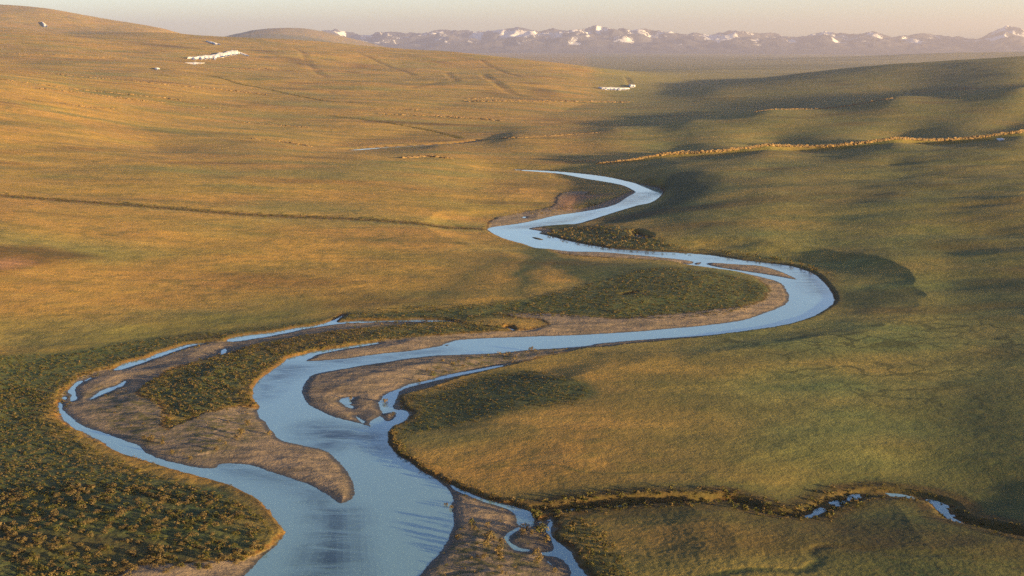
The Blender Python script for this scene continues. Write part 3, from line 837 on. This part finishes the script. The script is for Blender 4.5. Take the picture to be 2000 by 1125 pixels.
rock_ledge([(378,206),(410,209),(440,212)], 'short dark rock row in the middle of the left slope', 1.3, 2, 2.5, .7)
rock_ledge([(465,238),(530,243),(602,249)], 'thin straight rock row above the left riverside bank', 1.1, 1.8, 1.5, .7)
rock_ledge([(490,271),(540,275),(595,283),(603,286)], 'rock row ending in a bright bank beside the far river reach', 1.3, 1.4, 2, .9)
rock_ledge([(912,197),(1000,197),(1100,198),(1224,200)], 'wide level rock row across the far valley floor', 2.2, 2.6, 9, .8, rows=2)
rock_ledge([(915,192),(960,190),(975,191)], 'small rock row just behind the wide level row', 2.0, 3, 5, .8)
rock_ledge([(730,212),(780,213),(825,215)], 'bright rock row left of the far valley floor', 1.8, 2.2, 3, .8)
rock_ledge([(741,222),(790,225),(846,227)], 'rock row under the bright valley-side row', 1.7, 2.4, 4, .8)
rock_ledge([(846,228),(910,231),(982,236)], 'scattered rock row trailing right towards the valley shadow', 1.7, 2.4, 4, .8)
rock_ledge([(790,309),(820,306),(850,307),(876,310)], 'isolated golden rock knob on the meadow crest', 1.2, .8, 2.2, 1.0, rows=2)
rock_ledge(None, 'rock row on the crest of the second right-hand ridge', 1.4, 1.6, 2.0, .8, line=at_d([(1470,1392),(1545,1420),(1650,1445),(1737,1462)]))
rock_ledge([(982,270),(1035,268),(1100,264),(1168,259)], 'low golden rock row along the edge of the valley shadow', 1.2, 1.5, 1.5, .8)
rock_ledge([(0,107),(80,109),(161,112),(245,115)], 'highest rock line along the bench of the left hill', 2.4, 5, 5, .6, keep=.8)
rock_ledge([(437,131),(480,133),(510,131),(539,134)], 'rock row on the hill below the big snow wedge', 2.2, 3.5, 6, .8)

# ---------------------------------------------------------------- willow shrubs
def shrub_template(n, leaf, seed, stems=True):
    """unit shrub, about 1 m across and 0.7 m tall: arching twigs carrying small leaf sprays"""
    r_ = np.random.default_rng(seed); v = []; tint = []
    lob = [(r_.uniform(-.28, .28), r_.uniform(-.28, .28), r_.uniform(.55, 1.0)) for _ in range(5)]
    for i in range(n):
        lx, ly, ls = lob[i % 5]
        a = r_.uniform(0, 6.28); e = r_.uniform(0, 1) ** .7 * 1.45; rr = r_.uniform(.55, 1) ** .5
        d = np.array([math.cos(a) * math.cos(e), math.sin(a) * math.cos(e), math.sin(e)])
        c = np.array([lx, ly, .06]) + d * rr * np.array([.30, .30, .62]) * ls
        n_ = d + r_.normal(0, .55, 3); n_ /= np.linalg.norm(n_)
        t1 = np.cross(n_, r_.normal(size=3)); t1 /= np.linalg.norm(t1); t2 = np.cross(n_, t1)
        s = leaf * r_.uniform(.6, 1.3)
        t2 = t2 * .6
        v += [c - t1 * s, c + t2 * s * .8, c + t1 * s, c - t2 * s * .8]
        tint += [r_.uniform(0, 1)] * 4
    if stems:
        for i in range(7):
            lx, ly, ls = lob[i % 5]
            a = np.array([r_.normal(0, .04), r_.normal(0, .04), -.05]); b = np.array([lx * 1.3 + r_.normal(0, .08), ly * 1.3 + r_.normal(0, .08), .55 * ls])
            w = np.array([.012, .008, 0])
            v += [a - w, a + w, b + w * .4, b - w * .4]; tint += [.05] * 4
    v = np.array(v); f = np.arange(len(v)).reshape(-1, 4)
    return v, f, np.array(tint)
T_NEAR = [shrub_template(230, .065, 200 + i) for i in range(6)]
T_MID = [shrub_template(46, .13, 300 + i, False) for i in range(6)]
T_FAR = [shrub_template(18, .17, 400 + i, False) for i in range(6)]
def to_mesh(name, T):
    m = raw_mesh(name, T[0], quads=T[1], smooth=False); fattr(m, 'tint', T[2]); return m
ME_GOLD = [to_mesh('willow_shrub', t) for t in T_NEAR]; ME_GREEN = [to_mesh('willow_shrub', t) for t in T_NEAR]
for m in ME_GOLD: m.materials.append(M_GOLD)
for m in ME_GREEN: m.materials.append(M_GREEN)
def willow(x, y, w, hgt, label, group, green=False, k=None):
    z = float(terrain(np.array([x]), np.array([y]))[0])
    k = rng.integers(6) if k is None else k
    o = link('willow_shrub', (ME_GREEN if green else ME_GOLD)[k], None, None, label, 'shrub', group, (x, y, max(z, -.1) - .03))
    o.rotation_euler = (0, 0, rng.uniform(0, 6.28)); o.scale = (w, w * rng.uniform(.85, 1.1), hgt)
    return o
named = [
 (894,1050,18,0,'golden shrub at the main river edge of the lower right gravel bar'),
 (926,1031,14,0,'small round golden shrub high on the lower right gravel bar'),
 (922,1022,20,1,'flat grey-green shrub, farthest up the lower right gravel bar'),
 (952,1026,15,0,'low brown shrub beside the bare sand scoop of the right bar'),
 (954,1050,26,0,'large golden shrub, upper one of the pair amid the right bar'),
 (949,1063,22,0,'bushy yellow shrub, lower one of the pair amid the right bar'),
 (965,1050,12,0,'small golden shrub touching the right side of the large pair'),
 (981,1057,17,0,'golden shrub at the elbow of the narrow right channel'),
 (974,1077,24,0,'wide golden shrub standing alone below the pair on the bar'),
 (978,1089,22,0,'sprawling yellow shrub under the wide lone golden shrub'),
 (944,1088,16,0,'low olive shrub left of the sprawling yellow shrub'),
 (933,1087,10,0,'tiny orange shrub left of the low olive shrub'),
 (920,1089,9,0,'tiny yellow shrub nearest the main river on the lower bar'),
 (1051,1094,24,0,'golden shrub on the dark islet by the lower right channel'),
 (1048,1078,19,0,'brown shrub at the tip of the sandy islet in the right channel'),
 (1083,1114,14,0,'bright shrub on the last small bar of the right channel'),
 (1066,1053,25,0,'tall orange shrub where the two right channels part'),
 (1027,1030,20,0,'orange-brown shrub in the water at the channel fork'),
 (1020,1041,18,0,'brown shrub just below the channel fork on the sandy islet'),
 (1038,1040,14,0,'small dark shrub between the two forks of the right channel'),
 (1054,1036,28,1,'big grey-green shrub crowding the channel junction'),
 (1048,1008,28,1,'big olive bush on the bank above the channel junction'),
 (976,1110,12,0,'small golden shrub near the bottom of the lower right bar'),
 (981,1121,11,0,'small golden shrub lowest on the lower right bar'),
 (1006,1107,8,0,'tiny reddish shrub near the bottom of the lower right bar'),
 (870,981,10,0,'small dark shrub leaning over the main river from the bar'),
 (882,987,13,0,'golden shrub at the waterline on the upper right bar'),
 (483,828,18,0,'golden shrub on the sandy spit left of the main channel'),
 (472,849,20,0,'wide yellow shrub in the row along the sandy spit'),
 (463,858,15,0,'yellow shrub below the wide one on the sandy spit'),
 (440,869,11,0,'small round shrub in the middle of the striped sand'),
 (424,879,13,0,'round golden shrub lowest of the row on the striped sand'),
 (296,860,20,0,'largest golden shrub above the western channel bank'),
 (317,865,13,0,'round shrub right of the largest one above the western channel'),
 (281,855,12,0,'small shrub left of the largest one above the western channel'),
 (336,884,13,0,'golden shrub on the steep bank of the western channel'),
 (372,895,12,0,'low yellow shrub nearest the mouth of the western channel'),
 (525,846,13,0,'golden shrub overhanging the main channel from the sandy spit'),
 (430,862,9,0,'small olive shrub near the centre of the striped sand'),
 (1036,682,12,0,'golden shrub on the thin upper tail of the middle bar'),
 (753,782,14,0,'dark brown shrub by the pools of the middle bar'),
 (685,776,11,0,'low rusty shrub behind the small pool on the middle bar'),
]
for px, py, w, g, lab in named:
    x, y = on_level(px, py, .5); ww = w * float(y) / F
    willow(float(x), float(y), ww * 1.2, ww * 1.15, lab, 'lone shrubs on the gravel bars', bool(g))

spots = []     # x, y, width, height, golden 0..1, zone
def scatter(pts, gap, w0, w1, gold, zone, keep=1.0, clump=0.0, flat=False, tall=.8):
    pl = (level_poly if flat else land_poly)(pts, 3)
    lo, hi = pl.min(0), pl.max(0)
    nx, ny = int((hi[0] - lo[0]) / gap) + 1, int((hi[1] - lo[1]) / gap) + 1
    X, Y = np.meshgrid(lo[0] + (np.arange(nx)) * gap, lo[1] + np.arange(ny) * gap)
    X = X.ravel() + rng.uniform(-.5, .5, X.size) * gap; Y = Y.ravel() + rng.uniform(-.5, .5, Y.size) * gap
    s = sdist(X, Y, pl, 3.0)
    k = s > 0
    if clump: k &= (fbm(X / (gap * 4), Y / (gap * 3), 2, 151) + rng.uniform(-.25, .25, X.size)) > clump
    k &= rng.uniform(0, 1, X.size) < keep
    X, Y = X[k], Y[k]
    if not len(X): return
    _, c = terrain(X, Y, None, True)
    ok = c['dry'] > 0.6
    for a, b in zip(X[ok], Y[ok]):
        w = rng.uniform(w0, w1)
        spots.append((a, b, w, w * tall * rng.uniform(.7, 1.1), rng.uniform() < gold, zone))
def along(line, gap, spread, w0, w1, gold, zone, tall=.8, keep=1.0):
    seg = np.hypot(*np.diff(line, axis=0).T); cum = np.concatenate([[0], np.cumsum(seg)])
    t = np.arange(0, cum[-1], gap); t = t + rng.uniform(-1.5, 1.5, len(t)) * gap; t = t[rng.uniform(0, 1, len(t)) < keep]
    x = np.interp(t, cum, line[:, 0]) + rng.normal(0, spread, len(t)); y = np.interp(t, cum, line[:, 1]) + rng.normal(0, spread, len(t))
    _, c = terrain(x, y, None, True)
    for a, b, d in zip(x, y, c['dry']):
        if d < .35: continue
        w = rng.uniform(w0, w1); spots.append((a, b, w, w * tall * rng.uniform(.7, 1.1), rng.uniform() < gold, zone))
THICK = [(-200,1180),(-160,960),(0,960),(250,940),(440,965),(520,1010),(552,1045),(440,1092),(240,1120),(150,1180)]
MEAD = [(-160,960),(-160,740),(100,760),(112,805),(160,850),(260,902),(440,958),(520,1010),(250,960),(0,975)]
scatter(THICK, 1.45, 1.0, 2.2, .6, 'thicket', .85, -.12, False, .62)
scatter(MEAD, 1.05, .6, 1.3, .42, 'mead', .9, -.25, False, .55)
scatter([(-100,760),(-100,700),(120,690),(300,655),(640,622),(440,655),(230,712),(150,740),(112,790)], 1.2, .6, 1.3, .3, 'mead', .8, -.3, False, .5)
STRIP = [(1000,648),(900,632),(780,638),(647,651),(490,679),(350,720),(270,765),(310,798),(328,846),(402,812),(504,796),(497,752),(560,702),(740,669),(930,652)]
scatter(STRIP, 1.15, .7, 1.5, .5, 'strip', .9, -.25, True, .6)
scatter([(200,745),(290,750),(325,846),(400,890),(340,890),(250,850),(170,800)], 1.8, .4, 1.0, .8, 'bar', .35, .05, True)
scatter([(340,840),(470,800),(500,810),(520,845),(480,860),(400,900),(360,880)], 2.2, .4, 1.1, .8, 'bar', .25, .1, True)
scatter([(680,608),(800,596),(1000,588),(1130,560),(1300,520),(1420,532),(1490,550),(1495,575),(1440,602),(1280,618),(1050,612),(850,622),(700,622)], 1.7, .9, 2.0, .35, 'bend', .9, -.3, False, .42)
scatter([(1060,452),(1140,440),(1230,447),(1350,480),(1380,494),(1280,490),(1150,478),(1080,460)], 2.6, 1.2, 2.4, .7, 'bend', .8)
scatter([(640,650),(800,632),(960,622),(1070,632),(1000,645),(880,640)], 2.5, .8, 1.7, .8, 'bend', .35, 0, True)
scatter([(1035,416),(1110,405),(1180,398),(1140,410),(1060,422)], 2.6, 1, 2, .8, 'bend', .8, 0, True)
scatter([(782,772),(912,735),(1000,718),(1080,724),(1150,760),(1140,788),(1000,804),(900,826),(800,842),(795,870),(850,915),(960,955),(1030,985),(1000,985),(850,930),(760,860)], 1.1, .5, 1.1, .3, 'right', .85, -.2, False, .5)
scatter([(880,700),(1000,690),(1100,680),(1130,682),(1000,712),(860,735),(800,752)], 2.2, .6, 1.6, .8, 'bar', .4, .0, True)
scatter([(900,1000),(1000,1030),(1060,1110),(1040,1170),(820,1170),(870,1060)], 1.5, .25, .7, .5, 'bar', .4, -.05, True)
scatter([(1100,1012),(1150,1005),(1220,1080),(1260,1180),(1180,1180),(1120,1085)], 1.1, .6, 1.3, .35, 'right', .8)
along(CREEK[:46], .22, 2.4, .7, 1.6, .35, 'creek', .7); along(CREEK + np.array([0, 3.2]), .55, .8, .5, 1.1, .4, 'creek', .5); along(CREEK - np.array([0, 3.4]), .45, 1.2, .5, 1.1, .3, 'creek', .6)
along(DITCH, .42, 3.4, .9, 2.0, .2, 'ditch', .5)
for i in (5, 6): along(GULLY[i][0], .9, 3.0, 1.5, 3.0, .15, 'ditch', .5)
along(np.stack(on_level(*smooth_ring([(757,850),(772,886),(800,906),(853,938),(920,966),(1000,988),(1044,1010)], False).T), 1) + np.array([.9, .5]), .7, .6, .6, 1.4, .75, 'right')
along(np.stack(on_level(*smooth_ring([(1600,535),(1560,518),(1500,508),(1440,500),(1390,492)], False).T), 1), 1.2, 2.0, 1.2, 2.4, .5, 'bend')
for pts in ([(113,800),(120,775),(140,745),(225,715),(300,694),(370,670),(445,658),(520,650),(600,636),(650,627)],
            [(505,796),(496,785),(493,765),(505,742),(546,709),(590,690),(660,679),(738,667),(850,656),(950,650),(1000,644)],
            [(552,1045),(545,1020),(515,985),(460,950),(420,937),(320,910),(250,890),(196,858),(128,822)]):
    along(np.stack(on_level(*smooth_ring(pts, False).T), 1), .75, .5, .4, 1.0, .85, 'rim', .6)
print('shrubs', len(spots))
SP_ = np.array([(a, b, w) for a, b, w, *_ in spots])
app = SP_[:, 2] / SP_[:, 1]
u_, v_ = SP_[:, 0] / SP_[:, 1] * F * 1.0, SP_[:, 1]
vis = (np.abs(SP_[:, 0] / SP_[:, 1]) < .375) & (SP_[:, 1] > 207)
order = np.argsort(-np.where(vis, app, 0))
single = set(order[:258].tolist())
LAB = {'thicket': ('larger willow shrub in the dense thicket on the low left bank', 'willows of the lower left thicket'),
       'mead': ('larger willow clump in the green meadow left of the western channel', 'willow clumps of the left meadow'),
       'strip': ('larger willow shrub on the shrubby strip between the two left channels', 'willows of the shrubby strip'),
       'bar': ('little willow tuft scattered on a gravel bar', 'willow tufts on the gravel bars'),
       'rim': ('low willow on the very rim of the left river bank', 'willows of the left bank rim'),
       'bend': ('willow shrub inside the far river bend', 'willows of the river bend'),
       'right': ('willow shrub on the grassy right bank of the river', 'willows of the right bank'),
       'creek': ('willow shrub lining the small creek on the right', 'willows along the creek'),
       'ditch': ('willow shrub lining the dark drain across the left meadow', 'willows along the drain')}
zz = terrain(SP_[:, 0], SP_[:, 1])
acc = {True: ([], [], [], 0), False: ([], [], [], 0)}
vs = {True: [], False: []}; ts = {True: [], False: []}
for i, (x, y, w, hgt, gold, zone) in enumerate(spots):
    gold = bool(gold)
    if i in single:
        lab, grp = LAB[zone]
        lab = ('tan ' if gold else 'olive green ') + lab
        k = int(rng.integers(6))
        o = link('willow_shrub', (ME_GOLD if gold else ME_GREEN)[k], None, None, lab, 'shrub', grp, (x, y, zz[i] - .04))
        o.rotation_euler = (0, 0, rng.uniform(0, 6.28)); o.scale = (w, w, hgt)
        continue
    T = (T_MID if y < 380 else T_FAR)[int(rng.integers(6))]
    a = rng.uniform(0, 6.28); v = T[0] * np.array([w, w, hgt])
    vs[gold].append(np.stack([v[:, 0] * math.cos(a) - v[:, 1] * math.sin(a) + x, v[:, 0] * math.sin(a) + v[:, 1] * math.cos(a) + y, v[:, 2] + zz[i] - .04], 1))
    ts[gold].append((T[2] + rng.uniform(0, .5)) % 1.0)
for gold, nm, mt_ in ((True, 'golden_shrubbery', M_GOLD), (False, 'olive_shrubbery', M_GREEN)):
    v = np.concatenate(vs[gold]); me2 = raw_mesh(nm, v, quads=np.arange(len(v)).reshape(-1, 4), smooth=False)
    fattr(me2, 'tint', np.concatenate(ts[gold]))
    link(nm, me2, mt_, 'stuff', 'golden willow scrub massed along the river' if gold else 'olive green willow scrub massed along the river', 'shrubbery')

# ---------------------------------------------------------------- haze
def box(name, lo, hi):
    v = [(x, y, z) for x in (lo[0], hi[0]) for y in (lo[1], hi[1]) for z in (lo[2], hi[2])]
    f = [(0,1,3,2),(4,6,7,5),(0,4,5,1),(2,3,7,6),(0,2,6,4),(1,5,7,3)]
    m = bpy.data.meshes.new(name); m.from_pydata(v, [], f); m.update(); return m
hz = bpy.data.materials.new('haze'); hz.use_nodes = True
ht = hz.node_tree; ht.nodes.clear()
ho = ht.nodes.new('ShaderNodeOutputMaterial'); hv = ht.nodes.new('ShaderNodeVolumePrincipled')
hv.inputs['Color'].default_value = (.82, .75, .86, 1)
hv.inputs['Density'].default_value = 4.8e-5
hv.inputs['Anisotropy'].default_value = 0.65
ht.links.new(hv.outputs[0], ho.inputs['Volume'])
link('haze', box('haze', (-33000, -25000, -75), (33000, 33500, 640)), hz, 'stuff', 'thin pale evening haze filling the valley air', 'haze')
